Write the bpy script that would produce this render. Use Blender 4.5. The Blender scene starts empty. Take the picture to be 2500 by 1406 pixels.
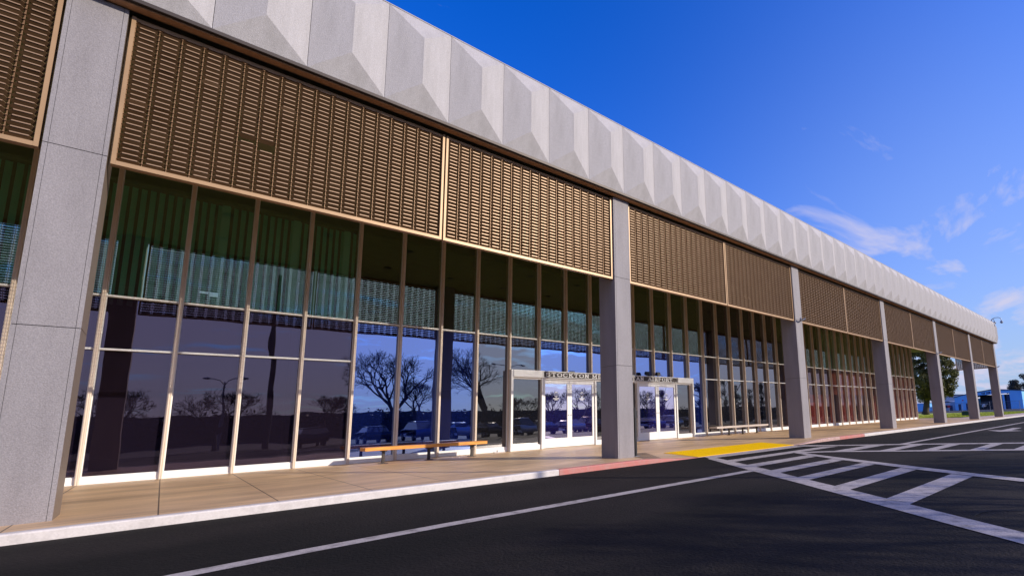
import bpy, bmesh, math, random
from mathutils import Vector, Matrix, Quaternion
random.seed(7)
C = bpy.context.scene.collection
SC = bpy.context.scene
# ------------------------------------------------------------------ camera
cd = bpy.data.cameras.new('camera'); cam = bpy.data.objects.new('camera', cd); C.objects.link(cam)
K = 0.80        # everything below is laid out in survey units; the last lines bring it to metres
Rr = Vector((0.7083, -0.7052, -0.0314)); Ff = Vector((0.7006, 0.6969, 0.1536)); Ff.normalize()
Rr = (Rr - Ff*Rr.dot(Ff)).normalized(); Up = Rr.cross(Ff)
cam.matrix_world = Matrix(((Rr.x, Up.x, -Ff.x, 0), (Rr.y, Up.y, -Ff.y, 0), (Rr.z, Up.z, -Ff.z, 1.285*K), (0, 0, 0, 1)))
cd.sensor_width = 36; cd.lens = 36*1182.95/2500; cd.clip_start = 0.05; cd.clip_end = 8000
cd.shift_x = (1250-1593.44)/2500; cd.shift_y = (833.07-703)/2500
SC.camera = cam
# ------------------------------------------------------------------ light
SUN_AZ = math.degrees(math.atan2(0.515, -0.857)); SUN_EL = 22.0
sd = Vector((0.515, -0.857, 0)).normalized()*math.cos(math.radians(SUN_EL)) + Vector((0, 0, math.sin(math.radians(SUN_EL))))
sl = bpy.data.lights.new('sun', 'SUN'); sun = bpy.data.objects.new('sun', sl); C.objects.link(sun)
sl.energy = 4.5; sl.angle = math.radians(0.5); sl.color = (1.0, 0.90, 0.76)
sun.rotation_mode = 'QUATERNION'; sun.rotation_quaternion = sd.to_track_quat('Z', 'Y')
SC.view_settings.view_transform = 'Standard'; SC.view_settings.look = 'None'
SC.view_settings.exposure = 0.0; SC.view_settings.gamma = 1.0
SC.cycles.max_bounces = 8; SC.cycles.transparent_max_bounces = 16
SC.cycles.caustics_reflective = False; SC.cycles.caustics_refractive = False

w = bpy.data.worlds.new('World'); SC.world = w; w.use_nodes = True
nt = w.node_tree; nt.nodes.clear()
def N(t, **k):
    n = nt.nodes.new(t)
    for a, b in k.items(): setattr(n, a, b)
    return n
def LK(a, b): nt.links.new(a, b)
def M(op, a, b=None, c=None, clamp=False):
    n = nt.nodes.new('ShaderNodeMath'); n.operation = op; n.use_clamp = clamp
    for i, v in enumerate((a, b, c)):
        if v is None: continue
        if isinstance(v, (int, float)): n.inputs[i].default_value = v
        else: nt.links.new(v, n.inputs[i])
    return n.outputs[0]
out = N('ShaderNodeOutputWorld'); bg = N('ShaderNodeBackground'); LK(bg.outputs[0], out.inputs[0])
sky = N('ShaderNodeTexSky'); sky.sky_type = 'NISHITA'; sky.sun_disc = False
sky.sun_elevation = math.radians(SUN_EL); sky.sun_rotation = math.radians(SUN_AZ)
sky.air_density = 1.0; sky.dust_density = 0.6; sky.ozone_density = 3.0; sky.altitude = 50
hs = N('ShaderNodeHueSaturation'); hs.inputs['Hue'].default_value = 0.503; hs.inputs['Saturation'].default_value = 1.60; hs.inputs['Value'].default_value = 1.0
LK(sky.outputs[0], hs.inputs['Color'])
tc = N('ShaderNodeTexCoord'); sx = N('ShaderNodeSeparateXYZ'); LK(tc.outputs['Generated'], sx.inputs[0])
zz = M('ADD', M('MAXIMUM', sx.outputs[2], 0.0), 0.13)
px = M('DIVIDE', sx.outputs[0], zz); py = M('DIVIDE', sx.outputs[1], zz)
cb = N('ShaderNodeCombineXYZ'); LK(M('MULTIPLY', px, 0.55), cb.inputs[0]); LK(M('MULTIPLY', py, 1.0), cb.inputs[1])
n1 = N('ShaderNodeTexNoise'); n1.inputs['Scale'].default_value = 3.1; n1.inputs['Detail'].default_value = 9; n1.inputs['Roughness'].default_value = 0.56; n1.inputs['Distortion'].default_value = 0.5
LK(cb.outputs[0], n1.inputs['Vector'])
n2 = N('ShaderNodeTexNoise'); n2.inputs['Scale'].default_value = 0.45; n2.inputs['Detail'].default_value = 2
LK(cb.outputs[0], n2.inputs['Vector'])
# clear overhead, thin wisps low in the east, a fuller deck of cloud over the car park side
lowm = M('SUBTRACT', 1.0, M('SMOOTHSTEP' if False else 'MULTIPLY', M('SUBTRACT', sx.outputs[2], 0.02), 1.9, clamp=True), clamp=True)
back = M('MULTIPLY', M('SUBTRACT', 0.05, sx.outputs[1]), 2.2, clamp=True)
pd = N('ShaderNodeVectorMath', operation='DOT_PRODUCT'); LK(tc.outputs['Generated'], pd.inputs[0]); pd.inputs[1].default_value = (0.925, 0.215, 0.313)
puff = M('POWER', M('MAXIMUM', pd.outputs['Value'], 0.0), 90.0)
thr = M('SUBTRACT', 0.60, M('ADD', M('ADD', M('MULTIPLY', lowm, 0.124), M('MULTIPLY', puff, 0.045)), M('MULTIPLY', back, 0.155)))
d = M('SUBTRACT', M('ADD', M('MULTIPLY', n1.outputs[0], 0.75), M('MULTIPLY', n2.outputs[0], 0.30)), thr)
cl = M('MULTIPLY', d, 8.0, clamp=True)
cl = M('MULTIPLY', cl, 0.80)
haze = M('POWER', M('SUBTRACT', 1.0, M('MAXIMUM', sx.outputs[2], 0.0), clamp=True), 9.0)
dt = N('ShaderNodeVectorMath', operation='DOT_PRODUCT'); LK(tc.outputs['Generated'], dt.inputs[0]); dt.inputs[1].default_value = (0.985, 0.05, 0.15)
glow = M('POWER', M('MAXIMUM', dt.outputs['Value'], 0.0), 7.0)
haze = M('ADD', M('MULTIPLY', M('POWER', M('SUBTRACT', 1.0, M('MAXIMUM', sx.outputs[2], 0.0), clamp=True), 4.0), 0.62), M('MULTIPLY', glow, 0.46), clamp=True)
tint = N('ShaderNodeMix', data_type='RGBA', blend_type='MULTIPLY'); tint.inputs['Factor'].default_value = 1.0; LK(hs.outputs[0], tint.inputs[6]); tint.inputs[7].default_value = (0.8, 1.55, 2.9, 1)
hz = N('ShaderNodeMix', data_type='RGBA'); LK(haze, hz.inputs['Factor'])
LK(tint.outputs[2], hz.inputs[6]); hz.inputs[7].default_value = (4.2, 5.4, 7.9, 1)
mx = N('ShaderNodeMix', data_type='RGBA'); LK(cl, mx.inputs['Factor']); LK(hz.outputs[2], mx.inputs[6]); mx.inputs[7].default_value = (6.8, 6.5, 8.2, 1)
LK(mx.outputs[2], bg.inputs[0]); bg.inputs[1].default_value = 0.10

# ------------------------------------------------------------------ materials
def mat(name, col, rough=0.6, metal=0.0, col2=None, nscale=3.0, detail=6, ramp=(0.35, 0.65), bump=0.0, bscale=60, bdist=0.01, spec=0.5, stretch=(1, 1, 1), speck=None, joints=None):
    """procedural surface in object space: two-tone noise, optional fine speckle and bump, optional joint grid"""
    global nt
    m = bpy.data.materials.new(name); m.use_nodes = True; nt = m.node_tree; nd = nt.nodes
    b = nd['Principled BSDF']; b.inputs['Roughness'].default_value = rough; b.inputs['Metallic'].default_value = metal
    b.inputs['Specular IOR Level'].default_value = spec
    b.inputs['Base Color'].default_value = (*col, 1)
    t = N('ShaderNodeTexCoord'); mp = N('ShaderNodeMapping'); LK(t.outputs['Object'], mp.inputs[0]); mp.inputs['Scale'].default_value = stretch
    cur = None
    if col2:
        n = N('ShaderNodeTexNoise'); n.inputs['Scale'].default_value = nscale; n.inputs['Detail'].default_value = detail; n.inputs['Roughness'].default_value = 0.6
        LK(mp.outputs[0], n.inputs['Vector'])
        r = N('ShaderNodeMapRange'); r.inputs[1].default_value = ramp[0]; r.inputs[2].default_value = ramp[1]; LK(n.outputs[0], r.inputs[0])
        x = N('ShaderNodeMix', data_type='RGBA'); LK(r.outputs[0], x.inputs['Factor']); x.inputs[6].default_value = (*col, 1); x.inputs[7].default_value = (*col2, 1)
        cur = x.outputs[2]
    if speck:
        sc, amt = speck
        n = N('ShaderNodeTexNoise'); n.inputs['Scale'].default_value = sc; n.inputs['Detail'].default_value = 2
        LK(t.outputs['Object'], n.inputs['Vector'])
        f = M('ADD', M('MULTIPLY', M('SUBTRACT', n.outputs[0], 0.5), amt), 1.0)
        x = N('ShaderNodeMix', data_type='RGBA', blend_type='MULTIPLY'); x.inputs['Factor'].default_value = 1.0
        if cur is None: x.inputs[6].default_value = (*col, 1)
        else: LK(cur, x.inputs[6])
        LK(f, x.inputs[7]); cur = x.outputs[2]
    if joints:
        (jx, ox, jy, oy, wd, jc) = joints
        s = N('ShaderNodeSeparateXYZ'); LK(t.outputs['Object'], s.inputs[0])
        fx = M('LESS_THAN', M('FRACT', M('DIVIDE', M('SUBTRACT', s.outputs[0], ox), jx)), wd/jx)
        fy = M('LESS_THAN', M('FRACT', M('DIVIDE', M('SUBTRACT', s.outputs[1], oy), jy)), wd/jy)
        j = M('MAXIMUM', fx, fy)
        x = N('ShaderNodeMix', data_type='RGBA'); LK(M('MULTIPLY', j, 0.85), x.inputs['Factor']); LK(cur, x.inputs[6]); x.inputs[7].default_value = (*jc, 1)
        cur = x.outputs[2]
    if cur is not None: LK(cur, b.inputs['Base Color'])
    if bump:
        n = N('ShaderNodeTexNoise'); n.inputs['Scale'].default_value = bscale; n.inputs['Detail'].default_value = 3
        LK(t.outputs['Object'], n.inputs['Vector'])
        bp = N('ShaderNodeBump'); bp.inputs['Strength'].default_value = bump; bp.inputs['Distance'].default_value = bdist
        LK(n.outputs[0], bp.inputs['Height']); LK(bp.outputs[0], b.inputs['Normal'])
    return m

def glass(name, trans, gloss, base=0.22, pw=3.0, wav=0.22, veil=(0.006, 0.006, 0.008)):
    """coated window glass: tinted see-through layer under a tinted mirror coating, slightly wavy"""
    global nt
    m = bpy.data.materials.new(name); m.use_nodes = True; nt = m.node_tree; nt.nodes.clear()
    o = N('ShaderNodeOutputMaterial'); tr = N('ShaderNodeBsdfTransparent'); tr.inputs[0].default_value = (*trans, 1)
    g = N('ShaderNodeBsdfGlossy'); g.inputs['Color'].default_value = (*gloss, 1); g.inputs['Roughness'].default_value = 0.0
    lw = N('ShaderNodeLayerWeight'); lw.inputs['Blend'].default_value = 0.5
    f = M('ADD', M('MULTIPLY', M('POWER', lw.outputs['Facing'], pw), 1.0-base), base, clamp=True)
    mxs = N('ShaderNodeMixShader'); LK(f, mxs.inputs[0]); LK(tr.outputs[0], mxs.inputs[1]); LK(g.outputs[0], mxs.inputs[2]); LK(mxs.outputs[0], o.inputs[0])
    df = N('ShaderNodeBsdfDiffuse'); df.inputs[0].default_value = (*veil, 1); ad = N('ShaderNodeAddShader'); LK(mxs.outputs[0], ad.inputs[0]); LK(df.outputs[0], ad.inputs[1]); LK(ad.outputs[0], o.inputs[0])
    geo = N('ShaderNodeNewGeometry')
    mp = N('ShaderNodeMapping'); LK(geo.outputs['Position'], mp.inputs[0]); mp.inputs['Scale'].default_value = (1.0, 1.0, 0.7)
    n = N('ShaderNodeTexNoise'); n.inputs['Scale'].default_value = 1.3; n.inputs['Detail'].default_value = 1.0; LK(mp.outputs[0], n.inputs['Vector'])
    bp = N('ShaderNodeBump'); bp.inputs['Strength'].default_value = wav; bp.inputs['Distance'].default_value = 0.012; LK(n.outputs[0], bp.inputs['Height'])
    LK(bp.outputs[0], g.inputs['Normal'])
    return m

def emis(name, col, s):
    m = mat(name, col); b = m.node_tree.nodes['Principled BSDF']
    b.inputs['Emission Color'].default_value = (*col, 1); b.inputs['Emission Strength'].default_value = s
    return m

MT = dict(
 fascia=mat('pebbled_aggregate_panel', (0.425, 0.405, 0.42), 0.75, col2=(0.35, 0.332, 0.34), nscale=2.2, ramp=(0.40, 0.75), stretch=(1.6, 1.6, 0.22), bump=0.5, bscale=60, bdist=0.01, speck=(45, 0.55)),
 column=mat('grey_aggregate_cladding', (0.275, 0.255, 0.27), 0.7, col2=(0.235, 0.217, 0.23), nscale=1.8, stretch=(1.5, 1.5, 0.3), bump=0.45, bscale=60, bdist=0.01, speck=(55, 0.7)),
 colside=mat('shaded_tan_side', (0.24, 0.19, 0.155), 0.45, metal=0.2),  # column side: its weaker sunlight is put into a darker tan
 crack=mat('road_crack_filler', (0.004, 0.004, 0.004), 0.9),
 coljoint=mat('column_reveal', (0.10, 0.09, 0.092), 0.8),
 joint=mat('dark_joint', (0.045, 0.04, 0.04), 0.8),
 bronze=mat('bronze_metal_slats', (0.13, 0.075, 0.038), 0.42, metal=0.35, col2=(0.11, 0.058, 0.026), nscale=2.0),
 bronzelip=mat('bronze_edge_highlight', (0.33, 0.21, 0.125), 0.4, metal=0.3),  # sun highlight along the slat edges, put into a paler bronze
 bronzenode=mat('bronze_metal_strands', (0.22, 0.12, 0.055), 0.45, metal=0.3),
 tan=mat('tan_metal_frame', (0.40, 0.25, 0.13), 0.42, metal=0.2, col2=(0.33, 0.205, 0.105), nscale=1.0),
 soffit=mat('brown_soffit_boards', (0.60, 0.33, 0.17), 0.75, col2=(0.48, 0.26, 0.13), nscale=8, speck=(60, 0.5)),
 soffit_dark=mat('olive_soffit_plaster', (0.16, 0.17, 0.09), 0.85, col2=(0.13, 0.14, 0.075), nscale=2),
 alu=mat('satin_aluminium_mullion', (0.88, 0.74, 0.60), 0.38, metal=0.1, col2=(0.76, 0.64, 0.52), nscale=1.5),
 white=mat('white_painted_metal', (0.90, 0.89, 0.87), 0.35, col2=(0.84, 0.83, 0.81), nscale=2),
 black=mat('black_metal', (0.02, 0.02, 0.024), 0.4, metal=0.3),
 blackrub=mat('black_rubber', (0.015, 0.015, 0.015), 0.8),
 signbrown=mat('dark_brown_sign_face', (0.045, 0.032, 0.028), 0.6, col2=(0.07, 0.052, 0.045), nscale=4),
 lettering=mat('white_sign_letters', (0.93, 0.92, 0.90), 0.4),
 asphalt=mat('asphalt', (0.018, 0.0138, 0.0128), 0.9, col2=(0.003, 0.0026, 0.0026), nscale=0.13, ramp=(0.40, 0.60), bump=0.8, bscale=30, bdist=0.02, spec=0.22, stretch=(0.6, 1.7, 1), speck=(38, 2.6)),
 lot=mat('old_asphalt', (0.028, 0.024, 0.026), 0.9, col2=(0.020, 0.017, 0.018), nscale=0.3),
 paint=mat('worn_road_paint', (0.44, 0.39, 0.375), 0.75, col2=(0.10, 0.088, 0.084), nscale=5, detail=12, ramp=(0.50, 0.80), bump=0.4, bscale=60, speck=(45, 0.9)),
 concrete=mat('tan_concrete', (0.82, 0.55, 0.31), 0.45, col2=(0.44, 0.29, 0.165), nscale=0.7, detail=9, ramp=(0.36, 0.70), bump=0.25, bscale=40, bdist=0.003, stretch=(0.45, 1.5, 1), speck=(25, 0.25), joints=(1.524, 0.055, 4.0, 11.5, 0.02, (0.05, 0.036, 0.028))),
 kerbwhite=mat('white_painted_kerb', (0.66, 0.61, 0.59), 0.6, col2=(0.48, 0.44, 0.42), nscale=5, detail=9, ramp=(0.45, 0.85), bump=0.3, bscale=40, speck=(30, 0.25)),
 kerbred=mat('faded_red_painted_kerb', (0.52, 0.17, 0.15), 0.65, col2=(0.44, 0.25, 0.22), nscale=4, detail=9, ramp=(0.40, 0.80), bump=0.3, bscale=40, speck=(30, 0.3)),
 kerbpink=mat('worn_pink_painted_kerb', (0.55, 0.36, 0.33), 0.65, col2=(0.42, 0.27, 0.24), nscale=5, detail=9),
 yellow=mat('yellow_tactile_plastic', (0.98, 0.60, 0.0), 0.6, spec=0.15),
 grooved=mat('grooved_concrete', (0.25, 0.18, 0.13), 0.8),
 wood=mat('varnished_orange_wood', (0.90, 0.40, 0.07), 0.4, col2=(0.62, 0.24, 0.04), nscale=3, detail=8, stretch=(0.6, 6, 6), bump=0.2, bscale=30),
 woodgrey=mat('weathered_pale_wood', (0.62, 0.54, 0.49), 0.6, col2=(0.45, 0.37, 0.32), nscale=3, stretch=(0.6, 6, 6)),
 steel=mat('dark_brown_steel', (0.05, 0.038, 0.034), 0.5, metal=0.4),
 grass=mat('grass_ground', (0.30, 0.42, 0.02), 0.9, col2=(0.45, 0.42, 0.05), nscale=0.8, bump=0.6, bscale=12, bdist=0.05),
 earth=mat('dry_earth', (0.10, 0.085, 0.06), 0.95, col2=(0.07, 0.065, 0.04), nscale=0.05),
 leafg=mat('sunlit_broad_leaves', (0.19, 0.18, 0.045), 0.55, col2=(0.055, 0.065, 0.018), nscale=0.8),
 leafd=mat('dark_conifer_leaves', (0.05, 0.05, 0.04), 0.6, col2=(0.035, 0.036, 0.03), nscale=0.8),
 bark=mat('grey_brown_bark', (0.085, 0.065, 0.05), 0.9, col2=(0.05, 0.04, 0.03), nscale=6, stretch=(3, 3, 0.6), bump=0.5, bscale=14),
 twig=mat('bare_twigs', (0.022, 0.018, 0.018), 0.9),
 blue=mat('blue_hangar_sheeting', (0.17, 0.50, 0.95), 0.6, col2=(0.19, 0.54, 0.97), nscale=0.3),
 bluetrim=mat('dark_blue_trim', (0.012, 0.03, 0.10), 0.6),
 paleroof=mat('pale_metal_roof', (0.45, 0.45, 0.52), 0.5, col2=(0.35, 0.35, 0.42), nscale=0.5),
 whitewall=mat('white_wall', (0.5, 0.52, 0.60), 0.7),
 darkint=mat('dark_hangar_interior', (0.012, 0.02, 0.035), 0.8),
 green=mat('dark_green_cabinet_paint', (0.012, 0.06, 0.055), 0.45),
 redp=mat('red_sign_paint', (0.45, 0.03, 0.03), 0.5),
 galv=mat('galvanised_steel', (0.25, 0.26, 0.30), 0.5, metal=0.4),
 blind=mat('pale_green_blind_fabric', (0.42, 0.98, 0.78), 0.8),
 blindwide=mat('pale_green_curtain_edge', (0.45, 0.90, 0.68), 0.8),
 redpanel=mat('red_brown_interior_panel', (0.42, 0.085, 0.04), 0.7, col2=(0.28, 0.06, 0.03), nscale=3),
 tanpanel=mat('brown_interior_panel', (0.6, 0.36, 0.18), 0.7),
 floorint=mat('interior_terrazzo', (0.40, 0.36, 0.32), 0.35),
 wallint=mat('interior_dark_wall', (0.05, 0.045, 0.05), 0.8),
 colint=mat('interior_column_finish', (0.06, 0.05, 0.055), 0.7),
 roof=mat('roof_gravel', (0.25, 0.24, 0.23), 0.9),
 carglass=mat('car_glass', (0.01, 0.012, 0.016), 0.05, spec=1.0),
 tyre=mat('tyre_rubber', (0.015, 0.015, 0.015), 0.85),
 rim=mat('alloy_rim', (0.4, 0.4, 0.42), 0.3, metal=0.8),
 lampglass=mat('lamp_glass', (0.6, 0.6, 0.6), 0.15),
 g_brown=glass('brown_film_glass', (0.48, 0.42, 0.46), (0.32, 0.265, 0.33), 0.28, veil=(0.007, 0.005, 0.010)),
 g_blue=glass('blue_reflective_glass', (0.16, 0.20, 0.42), (0.42, 0.55, 0.98), 0.50, veil=(0.002, 0.004, 0.032)),
 g_clear=glass('grey_glass', (0.25, 0.25, 0.26), (0.62, 0.60, 0.62), 0.30),
 g_door=glass('violet_door_glass', (0.20, 0.16, 0.42), (0.86, 0.78, 1.0), 0.66, wav=0.08, veil=(0.008, 0.006, 0.04)),
 g_green=glass('green_tinted_upper_glass', (0.55, 0.80, 0.62), (0.80, 0.80, 0.62), 0.27, wav=0.04),
 g_blind=glass('clear_green_upper_glass', (0.86, 1.0, 0.93), (0.80, 0.90, 0.70), 0.22, wav=0.04),
 g_dark=glass('dark_brown_glass', (0.85, 0.66, 0.60), (0.42, 0.36, 0.38), 0.20),
)
def translucent(m, col, f):
    global nt
    nt = m.node_tree; b = nt.nodes['Principled BSDF']; o = nt.nodes['Material Output']
    tl = N('ShaderNodeBsdfTranslucent'); tl.inputs[0].default_value = (*col, 1); mxx = N('ShaderNodeMixShader'); mxx.inputs[0].default_value = f
    LK(b.outputs[0], mxx.inputs[1]); LK(tl.outputs[0], mxx.inputs[2]); LK(mxx.outputs[0], o.inputs[0])
translucent(MT['blind'], (0.42, 0.98, 0.78), 0.4)
CARP = [mat('car_paint_'+n, c, 0.25, metal=0.3) for n, c in (('silver', (0.45, 0.46, 0.48)), ('black', (0.02, 0.02, 0.025)), ('white', (0.75, 0.75, 0.75)), ('maroon', (0.2, 0.02, 0.03)), ('blue', (0.04, 0.08, 0.2)))]

# ------------------------------------------------------------------ mesh helpers
class MB:
    def __init__(s): s.v = []; s.f = []; s.m = []; s.smooth = False
    def face(s, pts, mi=0):
        k = len(s.v); s.v += [tuple(p) for p in pts]; s.f.append(tuple(range(k, k+len(pts)))); s.m.append(mi)
    def box(s, x0, x1, y0, y1, z0, z1, mi=0, bev=0.0):
        if bev:
            b = bev; ring = [(x0+b, y0), (x1-b, y0), (x1, y0+b), (x1, y1-b), (x1-b, y1), (x0+b, y1), (x0, y1-b), (x0, y0+b)]
            s.prism(ring, z0, z1, mi); return
        k = len(s.v)
        s.v += [(x0, y0, z0), (x1, y0, z0), (x1, y1, z0), (x0, y1, z0), (x0, y0, z1), (x1, y0, z1), (x1, y1, z1), (x0, y1, z1)]
        for q in ((0, 3, 2, 1), (4, 5, 6, 7), (0, 1, 5, 4), (1, 2, 6, 5), (2, 3, 7, 6), (3, 0, 4, 7)):
            s.f.append(tuple(k+i for i in q)); s.m.append(mi)
    def prism(s, ring, z0, z1, mi=0):
        k = len(s.v); n = len(ring)
        s.v += [(x, y, z0) for x, y in ring] + [(x, y, z1) for x, y in ring]
        s.f.append(tuple(k+i for i in reversed(range(n)))); s.f.append(tuple(k+n+i for i in range(n))); s.m += [mi, mi]
        for i in range(n):
            j = (i+1) % n; s.f.append((k+i, k+j, k+n+j, k+n+i)); s.m.append(mi)
    def extr(s, ring, axis, a0, a1, mi=0):
        """ring of (u,v) extruded along axis 0(x: ring=(y,z)) or 1 (y: ring=(x,z))"""
        k = len(s.v); n = len(ring)
        P = (lambda u, v, a: (a, u, v)) if axis == 0 else (lambda u, v, a: (u, a, v))
        s.v += [P(u, v, a0) for u, v in ring] + [P(u, v, a1) for u, v in ring]
        s.f.append(tuple(k+i for i in reversed(range(n)))); s.f.append(tuple(k+n+i for i in range(n))); s.m += [mi, mi]
        for i in range(n):
            j = (i+1) % n; s.f.append((k+i, k+j, k+n+j, k+n+i)); s.m.append(mi)
    def tube(s, pts, rad, n=8, mi=0, cap=True):
        if not isinstance(rad, (list, tuple)): rad = [rad]*len(pts)
        pts = [Vector(p) for p in pts]; k = len(s.v)
        for i, p in enumerate(pts):
            t = (pts[min(i+1, len(pts)-1)] - pts[max(i-1, 0)]).normalized()
            a = t.orthogonal().normalized() if abs(t.z) > 0.95 else t.cross(Vector((0, 0, 1))).normalized()
            b = t.cross(a)
            for j in range(n):
                an = 2*math.pi*j/n; s.v.append(tuple(p + (a*math.cos(an) + b*math.sin(an))*rad[i]))
        for i in range(len(pts)-1):
            for j in range(n):
                j2 = (j+1) % n; s.f.append((k+i*n+j, k+i*n+j2, k+(i+1)*n+j2, k+(i+1)*n+j)); s.m.append(mi)
        if cap:
            s.f.append(tuple(k+j for j in reversed(range(n)))); s.f.append(tuple(k+(len(pts)-1)*n+j for j in range(n))); s.m += [mi, mi]
    def mesh(s, name, mats):
        me = bpy.data.meshes.new(name); me.from_pydata(s.v, [], s.f)
        for m in (mats if isinstance(mats, (list, tuple)) else [mats]): me.materials.append(m)
        if len(me.polygons) == len(s.m): me.polygons.foreach_set('material_index', s.m)
        if s.smooth: me.polygons.foreach_set('use_smooth', [True]*len(me.polygons))
        me.update(); return me
    def build(s, name, mats, parent=None, loc=(0, 0, 0)):
        return link(name, s.mesh(name, mats), parent, loc)
def link(name, me, parent=None, loc=(0, 0, 0), rz=0):
    o = bpy.data.objects.new(name, me); C.objects.link(o)
    o.location = loc; o.rotation_euler = (0, 0, rz)
    if parent is not None: o.parent = parent
    return o
def tag(o, label=None, cat=None, group=None, kind=None):
    if label: o['label'] = label
    if cat: o['category'] = cat
    if group: o['group'] = group
    if kind: o['kind'] = kind
    return o
def empty(name, loc, label, cat, group=None, rz=0):
    o = bpy.data.objects.new(name, None); C.objects.link(o); o.location = loc; o.rotation_euler = (0, 0, rz); o.empty_display_size = 0.2
    return tag(o, label, cat, group)
def kids(o): return [c for c in bpy.data.objects if c.parent == o]
def copy_tree(o, parent=None):
    ks = kids(o); c = o.copy(); C.objects.link(c); c.parent = parent
    for k in ks: copy_tree(k, c)
    return c

# ------------------------------------------------------------------ ground, road, sidewalk
def ss(a, b, x):
    t = min(1, max(0, (x-a)/(b-a))); return t*t*(3-2*t)
def gz(x, y):
    return -0.15 - 0.25*ss(-4, -11, y) + 0.12*ss(118, 135, x)*ss(6, 13, y)
KY = 11.03
def kt(x):           # kerb top height: dips to the road at the crossing
    return -0.142*(ss(10.3, 13.2, x) - ss(19.7, 22.9, x))
def grid(name, xs, ys, zf, m):
    b = MB(); b.smooth = True
    for x in xs:
        for y in ys: b.v.append((x, y, zf(x, y)))
    n = len(ys)
    for i in range(len(xs)-1):
        for j in range(n-1):
            b.f.append((i*n+j, (i+1)*n+j, (i+1)*n+j+1, i*n+j+1)); b.m.append(0)
    return tag(b.build(name, m), kind='structure')
def rng(a, b, n): return [a+(b-a)*i/n for i in range(n+1)]
gxs = [-4000, -1200, -400, -150, -60] + rng(-40, 260, 60) + [400, 900, 2000, 5000]
gys = [-5000, -1500, -500, -200, -90] + rng(-60, 10.8, 34) + [13, 21, 30, 45, 60, 90, 200, 600, 1500, 5000]
grid('ground', gxs, gys, lambda x, y: gz(x, y)-0.06 - (0.25 if 8 < y < 60 and x < 66 else 0), MT['earth'])
grid('road', rng(-60, 240, 75), [-12, -9, -7, -5, -3, 0, 2, 4, 6, 8, KY], lambda x, y: gz(x, y), MT['asphalt'])
grid('parking_lot', rng(-60, 240, 60), [-58, -50, -40, -30, -24, -20, -18, -16, -14, -12], lambda x, y: gz(x, y)+0.004 if y < -12 else gz(x, y), MT['lot'])
def szf(x, y): return kt(x)*max(0.0, 1-(y-KY)/2.7)
grid('sidewalk', rng(-30, 9, 6) + rng(9.3, 23.9, 56) + [30, 42, 57, 62, 66, 70], [KY+0.15, 11.6, 12, 12.4, 12.8, 13.2, 13.6, 14.0, 15, 17, 19.75, 21.5], szf, MT['concrete'])
grid('sidewalk', [70.001, 80, 90, 100, 120, 150], [KY+0.15, 12, 13, 14.0, 16.0], lambda x, y: 0.0, MT['concrete'])
# kerb in painted lengths
def kerb(x0, x1, m):
    b = MB(); n = max(1, int((x1-x0)/0.5)); xs = rng(x0, x1, n); k0 = None
    prof = lambda x: [(KY, -0.22), (KY, min(kt(x)-0.025, kt(x)-0.025)), (KY+0.008, kt(x)-0.008), (KY+0.03, kt(x)+0.001), (KY+0.16, kt(x)+0.0035 + 0)]
    for x in xs:
        for (y, z) in prof(x): b.v.append((x, y, z))
    for i in range(n):
        for j in range(4):
            b.f.append((i*5+j, (i+1)*5+j, (i+1)*5+j+1, i*5+j+1)); b.m.append(0)
    return tag(b.build('kerb', m), kind='structure')
kx = [(-30, 7.46, 'kerbwhite'), (7.46, 13.1, 'kerbred'), (13.1, 24.3, 'kerbpink'), (24.3, 27.4, 'kerbred'), (27.4, 150, 'kerbwhite')]
for a, b_, m in kx:
    x = a
    while x < b_ - 0.01:
        e = min(b_, x + 6.1 if x > 7 else x + 13); kerb(x+0.006, e-0.006, MT[m]); x = e
# markings: sheets 4 mm above the road
def strip(name, L_, z=0.004):
    """L_: list of (left point, right point) pairs along the line"""
    b = MB()
    for (a0, b0), (a1, b1) in zip(L_[:-1], L_[1:]):
        b.face([(*a0, gz(*a0)+z), (*b0, gz(*b0)+z), (*b1, gz(*b1)+z), (*a1, gz(*a1)+z)])
    return tag(b.build(name, MT['paint']), kind='structure')
def sline(x0, x1, y0, y1, n=1):
    xs = rng(x0, x1, n); return [((x, y0), (x, y1)) for x in xs]
strip('lane_line', [((-17.25, 6.9), (-17.43, 7.15)), ((-0.03, 6.95), (-0.06, 7.2)), ((1.34, 7.07), (1.32, 7.32)), ((2.98, 7.14), (2.97, 7.39)), ((10.62, 7.13), (10.80, 7.4))])
strip('lane_line', sline(21.25, 110, 7.1, 7.36, 20))
strip('crosswalk_edge_line', [((12.89, 10.43), (13.34, 10.44)), ((10.72, 7.3), (11.19, 7.14)), ((9.52, 5.5), (9.99, 5.45)), ((8.37, 3.83), (8.8, 3.67)), ((7.19, 2.15), (7.6, 1.96)), ((6.44, 1.05), (6.87, 0.91)), ((5.57, -0.24), (5.98, -0.36))], 0.008)
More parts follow.
